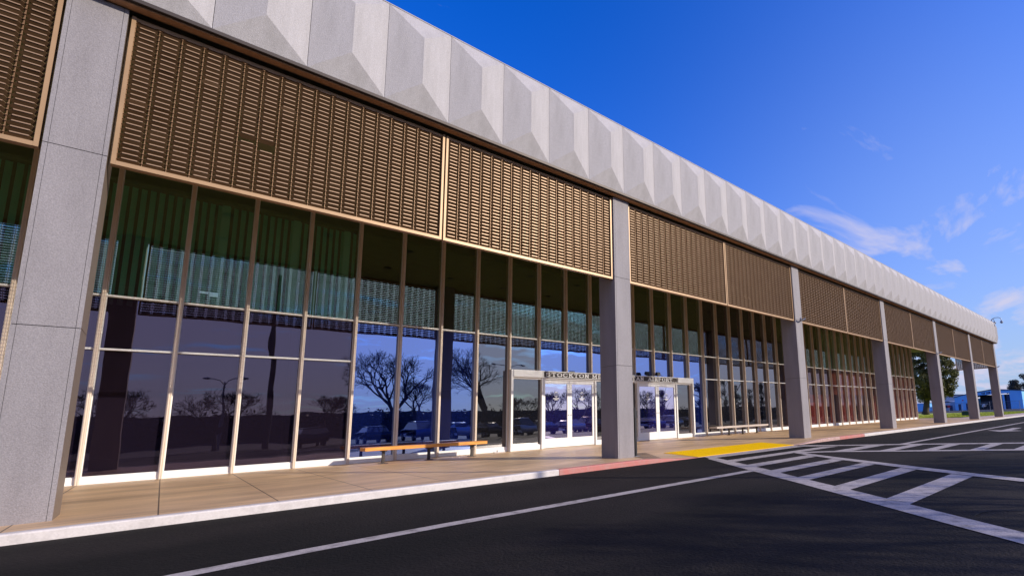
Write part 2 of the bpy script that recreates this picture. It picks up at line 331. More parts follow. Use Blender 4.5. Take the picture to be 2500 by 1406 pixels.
for q in ([(11.3, 7.68), (11.56, 8.18), (15.15, 7.68), (15.45, 8.18)], [(10.4, 6.42), (10.7, 6.88), (14.32, 6.43), (14.59, 6.89)], [(9.6, 5.25), (9.87, 5.66), (13.57, 5.25), (13.81, 5.66)], [(8.65, 4.0), (8.99, 4.42), (12.77, 4.0), (13.0, 4.42)], [(7.75, 2.7), (8.05, 3.15), (12.08, 2.7), (12.3, 3.15)],
          [(12.3, 9.04), (12.7, 9.53), (19.69, 9.04), (19.38, 9.53)], [(17.2, 7.63), (17.0, 8.16), (20.92, 7.63), (20.49, 8.16)], [(17.88, 6.38), (17.7, 6.81), (21.55, 6.38), (21.31, 6.82)], [(18.46, 5.23), (18.3, 5.63), (22.2, 5.24), (21.98, 5.63)], [(19.1, 3.97), (18.99, 4.33), (22.8, 3.97), (22.56, 4.33)], [(19.7, 2.85), (19.5, 3.21), (23.34, 2.85), (23.12, 3.21)]):
    strip('crosswalk_stripe', [(q[0], q[1]), (q[2], q[3])])
strip('crosswalk_stripe', [((13.0, 10.43), (13.4, 10.97)), ((16.0, 10.33), (15.74, 10.98)), ((19.33, 10.35), (19.47, 10.98))])
strip('crosswalk_edge_line', [((16.05, 9.07), (16.48, 9.07)), ((15.31, 8.09), (15.71, 8.1)), ((14.40, 6.74), (14.82, 6.67)), ((13.54, 5.31), (13.98, 5.25)), ((12.66, 3.86), (13.1, 3.75)), ((12.05, 2.74), (12.48, 2.69)), ((11.55, 1.77), (12.0, 1.72)), ((10.92, 0.49), (11.34, 0.4))], 0.012)
strip('crosswalk_edge_line', [((19.19, 10.31), (19.79, 10.87)), ((20.1, 8.75), (20.55, 9.11)), ((21.19, 7.02), (21.63, 7.4)), ((23.06, 3.32), (23.56, 3.59)), ((25.14, -0.49), (25.58, -0.29))], 0.008)
strip('crosswalk_edge_line', [((16.10, 8.80), (16.48, 9.07)), ((17.02, 7.73), (17.37, 8.13)), ((18.0, 5.78), (18.37, 6.12)), ((19.63, 2.8), (20.04, 3.05)), ((21.8, -0.79), (22.24, -0.56))], 0.008)
ar = MB(); z_ = -0.144
for q in ([(33.3, 5.89), (34.4, 4.97), (35.2, 5.65), (35.2, 6.11), (35.2, 6.84)], [(35.2, 5.65), (38.8, 5.65), (38.8, 6.11), (35.2, 6.11)]): ar.face([(x, y, z_) for x, y in q])
tag(ar.build('lane_arrow', MT['paint']), kind='structure')
rnd = random.Random(77)
for k_ in range(9):
    b = MB(); x, y = rnd.uniform(-2, 26), rnd.uniform(-1, 10); a = rnd.uniform(0, 3.14)
    pts_ = [(x, y)]
    for q in range(rnd.randint(10, 22)):
        a += rnd.uniform(-.55, .55); x += .22*math.cos(a); y += .22*math.sin(a); pts_.append((x, y))
    for p, q in zip(pts_[:-1], pts_[1:]):
        d_ = Vector((q[0]-p[0], q[1]-p[1])).normalized(); nn = (-d_.y*.009, d_.x*.009)
        if max(p[1], q[1]) < 10.9: b.face([(p[0]-nn[0], p[1]-nn[1], -.133), (q[0]-nn[0], q[1]-nn[1], -.133), (q[0]+nn[0], q[1]+nn[1], -.133), (p[0]+nn[0], p[1]+nn[1], -.133)])
    if b.f: tag(b.build('road_crack', MT['crack']), kind='structure')
# tactile paving and grooved ramp panel
tp = empty('tactile_paving', (16.4, 11.8, -0.12), 'yellow tactile paving mat with rows of small domes at the crosswalk ramp', 'tactile paving')
def szp(x, y): return szf(x, y)
b = MB(); X0_, X1_, Y0_, Y1_ = 13.2, 19.75, 11.09, 12.75
z0_, z1_ = szf(16, Y0_)+0.010, szf(16, Y1_)+0.010
b.face([(X0_, Y0_, z0_), (X1_, Y0_, z0_), (X1_, Y1_, z1_), (X0_, Y1_, z1_)]); b.face([(X0_, Y0_, z0_-0.05), (X0_, Y0_, z0_), (X0_, Y1_, z1_), (X0_, Y1_, z1_-0.05)]); b.face([(X0_, Y0_, z0_-0.03), (X1_, Y0_, z0_-0.03), (X1_, Y0_, z0_), (X0_, Y0_, z0_)])
p = b.build('mat', MT['yellow']); p.parent = tp; p.location = (-16.4, -11.8, 0.12)
b = MB(); nx = 60; ny = 15
for i in range(nx):
    for j in range(ny):
        x = X0_ + (i+0.5)*(X1_-X0_)/nx; y = Y0_ + (j+0.5)*(Y1_-Y0_)/ny; z = szf(16, y)+0.010; r = 0.026
        k = len(b.v); b.v += [(x-r, y-r, z), (x+r, y-r, z), (x+r, y+r, z), (x-r, y+r, z), (x-r*.5, y-r*.5, z+.009), (x+r*.5, y-r*.5, z+.009), (x+r*.5, y+r*.5, z+.009), (x-r*.5, y+r*.5, z+.009)]
        for q in ((4, 5, 6, 7), (0, 1, 5, 4), (1, 2, 6, 5), (2, 3, 7, 6), (3, 0, 4, 7)): b.f.append(tuple(k+a for a in q)); b.m.append(0)
p = b.build('domes', MT['yellow']); p.parent = tp; p.location = (-16.4, -11.8, 0.12)
b = MB()
for i in range(16):
    x = 10.75 + i*0.05
    b.face([(x, 11.25, szf(x, 11.25)+0.006), (x+0.03, 11.25, szf(x, 11.25)+0.006), (x+1.25+0.03, 13.3, szf(x+1.25, 13.3)+0.012), (x+1.25, 13.3, szf(x+1.25, 13.3)+0.012)])
tag(b.build('grooved_paving', MT['grooved']), kind='structure')

# ------------------------------------------------------------------ terminal building
L = 12.192; COLX = [10.4 + L*i for i in range(-3, 6)]; CW = 0.706
YC, YCB = 12.06, 12.90; YG = 19.74; YF = 11.79; ZF0, ZF1 = 8.99, 11.507; ZS = 5.93
XE = 71.7; XL = -26.5; XB = 65.75; YB = 60
bld = empty('terminal_building', (36, 19.8, 0), 'long low airport terminal with faceted pale fascia, bronze louvre screens and window wall', 'building')
BL = Vector((-36, -19.8, 0))
def bp(b, name, mats, par=bld):
    o = b.build(name, mats); o.parent = par
    o.location = BL if par is bld else (0, 0, 0)
    return o
# fascia panels: a hipped fold per 1.523 m module
S = L/8; NX = int((XE-XL)/S)+1
b = MB(); yr = 11.57; zr0, zr1 = 9.61, 10.86; e = 0.004; h = S/2-e
P = dict(bl=(-h, YF+.0, ZF0), br=(h, YF, ZF0), tl=(-h, YF, ZF1), tr=(h, YF, ZF1), r0=(0, yr-.02, zr0), r1=(0, yr-.02, zr1))
pts = [P[k] for k in ('bl', 'br', 'tl', 'tr', 'r0', 'r1')]
b.face([P['bl'], P['r0'], P['r1'], P['tl']]); b.face([P['br'], P['tr'], P['r1'], P['r0']]); b.face([P['bl'], P['br'], P['r0']]); b.face([P['tl'], P['r1'], P['tr']])
b.face([(-h, YF, ZF0), (-h, YF, ZF1), (-h, YF+.08, ZF1), (-h, YF+.08, ZF0)]); b.face([(h, YF, ZF0), (h, YF+.08, ZF0), (h, YF+.08, ZF1), (h, YF, ZF1)])
b.face([(-h, YF, ZF1), (h, YF, ZF1), (h, YF+.08, ZF1), (-h, YF+.08, ZF1)]); b.face([(-h, YF, ZF0), (-h, YF+.08, ZF0), (h, YF+.08, ZF0), (h, YF, ZF0)])
pm = b.mesh('fascia_panel', MT['fascia'])
xs0 = 0.008 + S/2
k0 = -math.ceil((xs0-XL)/S)+1
x = xs0 + k0*S
LASTX = 0
while x < XE:
    link('fascia_panel', pm, bld, (x-36, -19.8, 0)); LASTX = x+S/2; x += S
lp = link('fascia_panel', pm, bld, ((LASTX+72.55)/2-36, -19.8, 0)); lp.scale = ((72.55-LASTX)/S, 1, 1); LASTX = 72.55
XE = LASTX; XL = xs0 + k0*S - S/2
b = MB(); b.box(XL, XE, YF+.085, YF+.30, ZF0+.02, ZF1-.02); bp(b, 'fascia_backing', MT['joint'])
b = MB(); b.box(XL-.01, XE+.02, YF-.012, YF+.11, ZF1+.003, ZF1+.028); b.box(XE+.003, XE+.03, YF, 21.6, ZF0, ZF1); bp(b, 'coping', MT['fascia'])
b = MB(); b.box(XL, XE, YF-.004, YF+.075, ZF0-.075, ZF0-.004); bp(b, 'fascia_drip_edge', MT['steel'])
b = MB(); b.box(XL, XE, YF+.08, 12.06, ZF0-.10, ZF0-.02); bp(b, 'front_soffit', MT['soffit'])
b = MB(); b.box(XL, XE, 12.30, 21.5, ZF0-.10, ZF0+.02); 
bp(b, 'canopy_soffit', MT['soffit_dark'])
b = MB(); b.box(XL, XE-.01, YF+.31, 21.55, ZF0+.03, ZF1-.05); b.box(XL, XB, 21.56, YB, ZF0+.03, ZF1-.05); bp(b, 'roof', MT['roof'])
# downlights on canopy soffit
for x, y in [(XL+2.5+3.05*i, yy) for i in range(24) for yy in (14.6, 17.6)]:
    b = MB(); ring = [(x+0.17*math.cos(t*math.pi/8), y+0.17*math.sin(t*math.pi/8)) for t in range(16)]
    b.prism(ring, ZF0-.125, ZF0-.102); bp(b, 'downlight', MT['black'])
# columns
def column_mesh():
    b = MB(); zs = [-0.16, 3.0, 6.02, ZF0-.11]; g = 0.006; t = 0.055
    b.box(0.02, CW-.02, YC+.02, YCB-.02, -0.16, ZF0-.11, 1)
    for a, c in zip(zs[:-1], zs[1:]):
        a2, c2 = a+(g if a > 0 else 0), c-g
        b.box(t+.005, CW-t-.005, YC, YC+.019, a2, c2, 0)            # front face panel
        for x0, x1 in ((0, t), (CW-t, CW)):                          # corner returns
            b.box(x0, x1, YC+.003, YC+.02, a2, c2, 0)
        b.box(0, .019, YC+.021, YCB, a2, c2, 0)
        b.box(.021, CW-.021, YCB-.019, YCB, a2, c2, 0)
        b.box(CW-.019, CW, YC+.021, YCB, a2, c2, 2)
    return b.mesh('column', [MT['column'], MT['coljoint'], MT['colside']])
cm = column_mesh()
for x in COLX: link('column', cm, bld, (x-36, -19.8, 0))
# louvre screens
Zs1 = ZF0-.16
def screen_meshes(W, seed, miss=()):
    rnd = random.Random(seed)
    f = MB(); fw = 0.055; y0, y1 = 12.12, 12.26
    f.box(0, fw, y0, y1, ZS, Zs1); f.box(W-fw, W, y0, y1, ZS, Zs1)
    f.box(fw+.001, W-fw-.001, y0+.002, y1-.002, ZS, ZS+.075); f.box(fw+.001, W-fw-.001, y0+.03, y1-.002, Zs1-.06, Zs1)
    ncol = 18; nrow = 29
    cw = (W-2*fw)/ncol; rh = (Zs1-.06-(ZS+.075))/nrow
    l = MB(); nd = MB()
    for i in range(ncol+1):
        x = fw+cw*i
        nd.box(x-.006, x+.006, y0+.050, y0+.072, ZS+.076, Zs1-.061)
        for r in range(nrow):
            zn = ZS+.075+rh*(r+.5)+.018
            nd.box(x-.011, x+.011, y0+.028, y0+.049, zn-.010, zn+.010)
    for i in range(ncol):
        x0 = fw+cw*i+.010; x1 = x0+cw-.020
        for r in range(nrow):
            zc = ZS+.075+rh*(r+.5)
            # tilted blade, outer edge high; chamfered ends narrow to the node
            if (i, r) in miss: continue
            tl = 0.85+rnd.gauss(0, .035)+(.25 if rnd.random() < .006 else 0); uy, uz = -math.cos(tl), math.sin(tl)   # outward-up direction
            hw = 0.055; c = 0.048; t = .006
            yc_ = y0+.066; a = hw; n_ = hw*.25
            prof = [(x0, -n_*.4), (x0, n_), (x0+c, a), (x1-c, a), (x1, n_), (x1, -n_*.4), (x1-c, -a), (x0+c, -a)]
            P3 = lambda x, s, o: (x, yc_+uy*s+uz*o, zc+uz*s-uy*o)
            k = len(l.v)
            l.v += [P3(x, s, t) for x, s in prof] + [P3(x, s, -t) for x, s in prof]
            l.f.append((k, k+1, k+2, k+3, k+4, k+5, k+6, k+7)[::-1]); l.f.append(tuple(k+8+q for q in range(8))); l.m += [0, 0]
            for q in range(8):
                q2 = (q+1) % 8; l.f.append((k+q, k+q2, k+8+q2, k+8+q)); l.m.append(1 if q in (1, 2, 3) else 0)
            # outer lip, its sunlit line painted in paler bronze
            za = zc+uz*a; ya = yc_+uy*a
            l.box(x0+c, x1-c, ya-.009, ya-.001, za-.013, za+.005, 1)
    return f.mesh('screen_frame', MT['tan']), l.mesh('louvres', [MT['bronze'], MT['bronzelip']]), nd.mesh('strands', MT['bronzenode'])
bay = L-CW-.08; HW = bay/2-.02
SCV = [screen_meshes(HW, 3), screen_meshes(HW, 8), screen_meshes(HW, 5, ((5, 11), (6, 11), (6, 10)))]
sf, lv, nds = SCV[0]
for i, cx in enumerate(COLX[:-1]):
    for k in (0, 1):
        x = cx+CW+.04+k*(HW+.04); sf, lv, nds = SCV[2 if (i == 2 and k == 0) else (i+k) % 2]
        o = link('louvre_screen', sf, bld, (x-36, -19.8, 0))
        link('louvres', lv, o); link('strands', nds, o)
# end screens facing east at the far end
for k in (0,):
    o = link('louvre_screen', sf, bld, (0, 0, 0)); sc = 0.61
    o.rotation_euler = (0, 0, math.pi/2); o.location = (72.0-36+12.15, 12.95-19.8, 0); o.scale = (sc, 1, 1)
    link('louvres', lv, o); link('strands', nds, o)
# mullions and window wall
MX = [-1.459+1.524*i for i in range(45)]
MXL = [-1.459-1.524*i for i in range(16, 0, -1)]
ALL = MXL+MX
DOORX = {9: (12.88, 15.40), 13: (18.0, 20.52)}
def mull(b, z0):
    b.box(-.038, .038, YG-.07, YG+.12, z0, ZF0-.10); b.box(-.05, .05, YG+.121, YG+.20, z0, ZF0-.10); b.box(-.026, -.010, YG-.082, YG-.071, z0, ZF0-.10); b.box(.010, .026, YG-.082, YG-.071, z0, ZF0-.10)
b = MB(); mull(b, 0.0)
mm = b.mesh('mullion', MT['alu'])
b = MB(); mull(b, 3.60)
mm2 = b.mesh('mullion', MT['alu'])
for i, x in enumerate(ALL):
    k = i-16
    link('mullion', mm2 if k in (9, 10, 11, 12, 13, 14, 15) else mm, bld, (x-36, -19.8, 0))
YP = YG+.145
def pane(x0, x1, z0, z1, m, par, tilt=0.0):
    b = MB(); tx = random.uniform(-.0022, .0022)*(x1-x0); tz = tilt+random.uniform(-.0012, .0012)
    y00 = YP; dy = tz*(z1-z0)
    q = [(x0, y00, z0), (x1, y00+tx, z0), (x1, y00+tx+dy, z1), (x0, y00+dy, z1)]
    r = [(a, c+.010, d) for a, c, d in q]
    b.face(q); b.face(r[::-1])
    for i in range(4):
        j = (i+1) % 4; b.face([q[i], r[i], r[j], q[j]])
    o = b.build('pane', m, par); return o
ZR1, ZR2, ZT = 5.065, 3.58, ZF0-.10
for i in range(len(ALL)-1):
    k = i-16; x0, x1 = ALL[i]+.039, ALL[i+1]-.039
    if k < 4: lo, up = 'g_brown', 'g_blind'
    elif k < 17: lo, up = ('g_blue' if k not in (8, 16) else 'g_clear'), 'g_green'
    elif k < 23: lo, up = 'g_clear', 'g_clear'
    else: lo, up = 'g_dark', ('g_blind' if 28 <= k <= 31 else 'g_green')
    if k == 16: lo = 'g_blue'
    if k == 7: lo = 'g_clear'
    fr = MB()
    if 8 <= k < 16:       # above the entrance
        zb = 3.60
    else: zb = 0.0
    if zb == 0:
        fr.box(x0, x1, YG+.02, YG+.13, 0.0, 0.19); fr.box(x0-.02, x1+.02, YG-.005, YG+.018, 0.002, 0.03)
        fr.box(x0, x1, YG+.05, YG+.13, 0.191, 0.207)
    fr.box(x0, x1, YG+.03, YG+.19, ZR1-.027, ZR1+.027)
    for xa in (x0, x1-.022): fr.box(xa, xa+.022, YG+.06, YG+.135, zb if zb else .001, ZT)
    two = k < 4 or k >= 17
    if two: fr.box(x0, x1, YG+.03, YG+.19, ZR2-.027, ZR2+.027)
    fo = bp(fr, 'window', [MT['alu'] if zb else MT['white']])
    fo.data.materials.clear(); fo.data.materials.append(MT['white'])
    zl = max(zb, .208)
    if two:
        pane(x0, x1, zl, ZR2-.028, MT[lo], fo); pane(x0, x1, ZR2+.028, ZR1-.028, MT[lo], fo)
    else:
        pane(x0, x1, zl, ZR1-.028, MT[lo], fo)
    pane(x0, x1, ZR1+.028, ZT, MT[up], fo)
# side wall at the glass building's end
b = MB(); b.box(XB-.02, XB+.18, YG+.02, YB, 0, ZF0-.10); bp(b, 'end_wall', MT['tan'])
b = MB(); b.box(XL, XB, YB, YB+.3, 0, ZF0); b.box(XL-.3, XL, YG, YB, 0, ZF0); bp(b, 'rear_wall', MT['wallint'])
b = MB(); b.box(XL, XB-.03, YG+.30, YB, -0.1, -0.01); bp(b, 'interior_floor', MT['floorint'])
b = MB(); b.box(XL, XB-.03, YG+.30, YB, 8.5, 8.6); bp(b, 'interior_ceiling', MT['soffit_dark'])
b = MB(); b.box(XL, XB-.03, 38, 38.1, 0, 8.49); bp(b, 'interior_wall', MT['wallint'])
for i in range(-2, 5):
    b = MB(); b.box(16.3+L*i, 16.95+L*i, 29, 29.6, 0, 8.49); bp(b, 'interior_column', MT['colint'])
def blinds(x0, x1, sp=0.19, gap_wide=1):
    b = MB(); x = x0; i = 0
    while x < x1:
        a = 0.30 + 0.12*math.sin(i*1.7); w_ = 0.062; dx, dy = w_*math.cos(a), w_*math.sin(a)
        b.face([(x-dx, 20.18-dy, 4.9), (x+dx, 20.18+dy, 4.9), (x+dx, 20.18+dy, 8.45), (x-dx, 20.18-dy, 8.45)])
        b.face([(x-dx, 20.182-dy, 4.9), (x-dx, 20.182-dy, 8.45), (x+dx, 20.182+dy, 8.45), (x+dx, 20.182+dy, 4.9)])
        x += sp; i += 1
    return bp(b, 'vertical_blinds', MT['blind'])
for a, c in ((-16, 4.6), (41.3, 46.6)): blinds(a, c)
b = MB()
for x in (0.75, 2.62, 4.15, 43.6): b.box(x, x+.2, 20.06, 20.09, 4.9, 8.45)
bp(b, 'blind_edge_boards', MT['blindwide'])
# coloured interior panels low behind the far windows
for a, c, m in ((24.6, 29.6, 'redpanel'), (37, 43.9, 'redpanel'), (45.6, 48.7, 'redpanel'), (53.2, 54.7, 'redpanel'), (56.4, 65.4, 'redpanel')):
    b = MB(); b.box(a, c, 20.3, 20.4, 0, 2.75); bp(b, 'interior_partition', MT[m])
for a, c in ((44.2, 51.6), (59.4, 65.4)):
    b = MB(); b.box(a, c, 20.3, 20.4, 2.8, 8.45); bp(b, 'interior_drape', MT['tanpanel'])

# entrance: surround, doors, sidelights
b = MB()
D0 = 19.50
b.box(10.70, 10.80, D0, YG+.10, 0, 3.55); b.box(22.98, 23.08, D0, YG+.10, 0, 3.55)           # outer posts
b.box(10.805, 12.28, D0-.03, 19.9, 3.24, 3.55); b.box(21.62, 22.975, D0-.03, 19.9, 3.24, 3.55)     # white heads
for x in (12.28, 15.40, 18.33, 21.53): b.box(x, x+.085, D0+.05, 19.95, 0, 3.235)
b.box(12.37, 21.52, D0+.07, 19.95, 3.16, 3.235); b.box(10.81, 12.27, D0+.09, 19.9, 3.16, 3.237); b.box(21.625, 22.97, D0+.09, 19.9, 3.16, 3.237)
b.box(10.805, 12.275, D0+.12, 19.8, 0, .2); b.box(15.49, 18.325, D0+.12, 19.8, 0, .2); b.box(21.62, 22.975, D0+.12, 19.8, 0, .2)
b.box(16.87, 16.95, D0+.10, 19.8, .201, 3.16)
b.box(10.70, 23.08, 19.86, 19.96, 3.56, 3.60)
bp(b, 'entrance_frame', MT['white'])
YP = D0+.22
for a, c in ((10.805, 12.275), (15.49, 16.865), (16.955, 18.325), (21.62, 22.975)):
    fo = MB(); fo.box(a, c, D0+.16, D0+.26, .201, .225); fo = bp(fo, 'sidelight', MT['white']); pane(a, c, .226, 3.16, MT['g_clear'], fo)
def door(x0, x1, flip):
    f = MB(); st = 0.13; y0, y1 = D0+.12, D0+.18
    f.box(x0, x0+st, y0, y1, .02, 3.15); f.box(x1-st, x1, y0, y1, .02, 3.15)
    f.box(x0+st+.001, x1-st-.001, y0+.002, y1-.002, .02, .44); f.box(x0+st+.001, x1-st-.001, y0+.002, y1-.002, 2.98, 3.15)
    o = bp(f, 'door', MT['white'])
    global YP; YP = D0+.15; g = pane(x0+st, x1-st, .441, 2.979, MT['g_door'], o)
    r = MB(); hx = x1-st/2 if flip else x0+st/2
    r.tube([(hx, y0-.004, 1.5), (hx, y0-.02, 1.5)], .025, 10); r.build('lock', MT['galv'], o)
    # etched emblem: ring with a curved stroke and two short bars below
    cx, cz = (x0+x1)/2, 2.48; em = MB(); yy = D0+.145
    def arc(cx, cz, r0, a0, a1, n, th):
        for q in range(n):
            t0 = a0+(a1-a0)*q/n; t1 = a0+(a1-a0)*(q+1)/n
            em.box(0, 0, 0, 0, 0, 0) if False else em.face([(cx+r0*math.cos(t0), yy, cz+r0*1.15*math.sin(t0)), (cx+r0*math.cos(t1), yy, cz+r0*1.15*math.sin(t1)), (cx+(r0-th)*math.cos(t1), yy, cz+(r0-th)*1.15*math.sin(t1)), (cx+(r0-th)*math.cos(t0), yy, cz+(r0-th)*1.15*math.sin(t0))])
    arc(cx, cz, .11, 0, 2*math.pi, 24, .016)
    arc(cx, cz+.047, .048, .2, math.pi*1.5, 12, .018); arc(cx, cz-.047, .048, -math.pi*.5-.0, math.pi*.5, 12, .018); arc(cx, cz-.047, .048, -math.pi*.9, -math.pi*.5, 5, .014)
    for (a, c, z) in ((-.17, .17, 2.27), (-.09, .09, 2.215)):
        n = 9 if a < -.1 else 5
        for q in range(n):
            u0 = a+(c-a)*q/n; em.face([(cx+u0, yy, z), (cx+u0+(c-a)/n*.7, yy, z), (cx+u0+(c-a)/n*.7, yy, z+.032), (cx+u0, yy, z+.032)])
    e = em.build('emblem', MT['lettering'], o)
    return o
door(12.375, 13.875, 1); door(13.885, 15.385, 0); door(18.425, 19.965, 1); door(19.975, 21.52, 0)
# sign
GL = {  # stroke glyphs in a 1x1 box; serif bars added at the ends of stems
 'S': [[(.88, .72), (.86, .93), (.5, 1.0), (.14, .9), (.12, .66), (.5, .54), (.88, .40), (.88, .12), (.5, 0), (.12, .08), (.10, .30)]],
 'T': [[(.5, 0), (.5, 1)], [(.04, .76), (.04, 1), (.96, 1), (.96, .76)]], 'O': [[(.5, 0), (.14, .12), (.04, .5), (.14, .88), (.5, 1), (.86, .88), (.96, .5), (.86, .12), (.5, 0)]],
 'C': [[(.92, .72), (.86, .92), (.5, 1), (.14, .88), (.04, .5), (.14, .12), (.5, 0), (.86, .08), (.94, .28)]],
 'K': [[(.2, 0), (.2, 1)], [(.85, 1), (.25, .42)], [(.45, .6), (.88, 0)]], 'N': [[(.18, 0), (.18, 1)], [(.14, 1), (.82, 0)], [(.82, 0), (.82, 1)]],
 'M': [[(.14, 0), (.14, 1)], [(.14, 1), (.5, .15)], [(.5, .15), (.86, 1)], [(.86, 0), (.86, 1)]], 'E': [[(.2, 0), (.2, 1)], [(.1, 1), (.9, 1), (.9, .78)], [(.2, .52), (.66, .52)], [(.1, 0), (.92, 0), (.92, .24)]],
 'R': [[(.2, 0), (.2, 1)], [(.1, 1), (.7, 1), (.86, .86), (.86, .64), (.7, .5), (.2, .5)], [(.55, .5), (.9, 0)]], 'P': [[(.2, 0), (.2, 1)], [(.1, 1), (.7, 1), (.88, .86), (.88, .60), (.7, .46), (.2, .46)]],
 'L': [[(.22, 0), (.22, 1)], [(.1, 0), (.9, 0), (.9, .28)]], 'I': [[(.5, 0), (.5, 1)]], 'A': [[(.12, 0), (.5, 1)], [(.5, 1), (.88, 0)], [(.25, .34), (.75, .34)]],
 'G': [[(.92, .72), (.86, .92), (.5, 1), (.14, .88), (.04, .5), (.14, .12), (.5, 0), (.88, .1), (.9, .42), (.6, .42)]], 'U': [[(.16, 1), (.16, .2), (.4, 0), (.62, 0), (.84, .2), (.84, 1)]]}
SER = {'T': [.5], 'K': [.2, .88], 'N': [.18], 'M': [.14, .86], 'R': [.2, .9], 'P': [.2], 'I': [.5], 'A': [.12, .88]}
SERT = {'K': [.2, .85], 'N': [.14, .82], 'M': [.14, .86], 'I': [.5], 'U': [.16, .84], 'L': [.22], 'A': []}
def letters(b, text, x0, z0, wl, h, gap, sp, y, th, P3=None, serif=True):
    """write text along +u from x0; P3 maps (u, v) to 3D"""
    P3 = P3 or (lambda u, v, o: (u, y-o, v)); x = x0
    def bar(p, q, t, o):
        p = Vector(p); q = Vector(q); d = (q-p); n = Vector((-d.y, d.x)).normalized()*t/2; e = d.normalized()*t*.35
        a = [p-n-e, q-n+e, q+n+e, p+n-e]
        b.face([P3(v.x, v.y, o) for v in a])
        for i in range(4):
            j = (i+1) % 4; b.face([P3(a[i].x, a[i].y, 0), P3(a[j].x, a[j].y, 0), P3(a[j].x, a[j].y, o), P3(a[i].x, a[i].y, o)])
    cnt = 0
    for ch in text:
        if ch == ' ': x += sp; continue
        wc = wl*(0.55 if ch == 'I' else 1.25 if ch == 'M' else 1.08 if ch in 'OA' else 1.0)
        for s in GL[ch]:
            for p, q in zip(s[:-1], s[1:]):
                cnt += 1; hor = abs(p[1]-q[1]) < .3
                bar((x+p[0]*wc, z0+p[1]*h), (x+q[0]*wc, z0+q[1]*h), th*(.6 if hor else 1.0), .012+.0002*(cnt % 7))
        if serif:
            for L_, zv in ((SER, 0.0), (SERT, 1.0)):
                for u in L_.get(ch, []):
                    cnt += 1; bar((x+u*wc-wl*.2, z0+zv*h), (x+u*wc+wl*.2, z0+zv*h), th*.5, .0135+.0002*(cnt % 5))
        x += wc+gap
    return x
sg = empty('airport_sign', (16.95, D0+.02, 3.395), 'long dark brown sign band reading STOCKTON METROPOLITAN AIRPORT above the entrance doors', 'sign')
b = MB(); b.box(-4.60, 4.58, -.03, .02, -.125, .125); o = b.build('board', MT['signbrown'], sg)
b = MB(); b.box(-4.66, 4.62, -.05, .03, .126, .160); b.box(-4.66, 4.62, -.05, .03, -.155, -.126); b.box(-4.64, -4.602, -.045, .03, -.125, .125); o = b.build('trim', MT['white'], sg)
b = MB()
letters(b, 'STOCKTON', -4.50, -.080, .244, .160, .073, .3, -.031, .052)
letters(b, 'METROPOLITAN', -1.77, -.080, .235, .160, .070, .3, -.031, .052)
letters(b, 'AIRPORT', 2.18, -.080, .234, .160, .070, .3, -.031, .052)
b.build('lettering', MT['lettering'], sg)
# fixtures on top of the sign
for i, (x, lab) in enumerate(((19.1, ''), (19.98, ''))):
    lab = ('small black floodlight standing on the sign band, nearer the grey column' if i == 0 else 'small black floodlight with a cable, on the sign band above the word AIRPORT')
    t = empty('floodlight', (x, 19.53, 3.556), lab, 'floodlight', 'floodlights on the entrance sign')
    b = MB(); b.extr([(-.07, .04), (.05, .04), (.07, .12), (.02, .19), (-.05, .17)], 0, -.09, .09); b.build('housing', MT['black'], t); t.scale = (1.4, 1.4, 1.4)
    b = MB(); b.box(-.02, .02, -.02, .02, 0, .05); b.build('bracket', MT['galv'], t)
    if i:
        b = MB(); b.tube([(.06, 0, .09), (.14, 0, .08), (.22, 0, .05), (.28, 0, .01)], .009, 6); b.build('cable', MT['black'], t)
t = empty('door_sensor', (13.95, 19.53, 3.556), 'small black sensor box on top of the sign band over the letter K', 'sensor')
b = MB(); b.box(-.12, .16, -.05, .05, .012, .06, bev=.01); b.build('housing', MT['black'], t); b = MB(); b.box(-.02, .02, -.02, .02, 0, .0115); b.build('foot', MT['black'], t)
# ------------------------------------------------------------------ benches
def bench(x0, x1, legs, yc, seatm, label):
    t = empty('bench', ((x0+x1)/2, yc, 0), label, 'bench', 'benches along the window wall'); ox = (x0+x1)/2
    b = MB(); r = .008
    for a, c in ((-.30, -.105), (-.097, .097), (.105, .30)): b.extr([(a+r, .452), (c-r, .452), (c, .460), (c, .558), (c-r, .566), (a+r, .566), (a, .558), (a, .460)], 0, x0-ox, x1-ox)
    b.build('seat', seatm, t)
    for lx in legs:
        b = MB(); u = lx-ox
        b.box(u-.04, u+.04, -.045, .045, .017, .40); b.box(u-.035, u+.035, -.27, .27, .401, .450); b.box(u-.13, u+.13, -.11, .11, 0.001, .016)
        b.build('leg', MT['steel'], t)
    return t
bench(4.78, 9.02, (5.42, 6.93, 8.54), 18.55, MT['wood'], 'backless orange wooden plank bench on steel legs left of the doors')
bench(23.6, 29.3, (25.2, 26.67, 28.3), 18.55, MT['woodgrey'], 'backless pale weathered plank bench on steel legs right of the doors')
# black post by the column
t = empty('access_post', (11.33, 12.25, 0), 'slim black steel post with a push button box beside the grey column', 'post')
b = MB(); b.box(-.045, .045, -.045, .045, .012, 1.60, bev=.008); b.build('pole', MT['black'], t)
b = MB(); b.box(-.06, .06, -.062, -.047, 1.25, 1.5); b.build('button_box', MT['black'], t)
b = MB(); b.box(-.11, .11, -.11, .11, 0, .011); b.build('base_plate', MT['galv'], t)
# small box units on the ground by the wall
for x, lab in ((10.2, 'small white junction box on the ground left of the entrance doors'), (23.55, 'small white junction box on the ground right of the entrance doors')):
    t = empty('junction_box', (x, 19.45, 0), lab, 'box', 'boxes at the foot of the window wall')
    b = MB(); b.box(-.14, .18, -.05, .07, .031, .10, bev=.01); b.build('housing', MT['white'], t); b = MB(); b.box(-.30, .20, -.09, .08, 0, .03); b.build('plinth', MT['kerbwhite'], t)
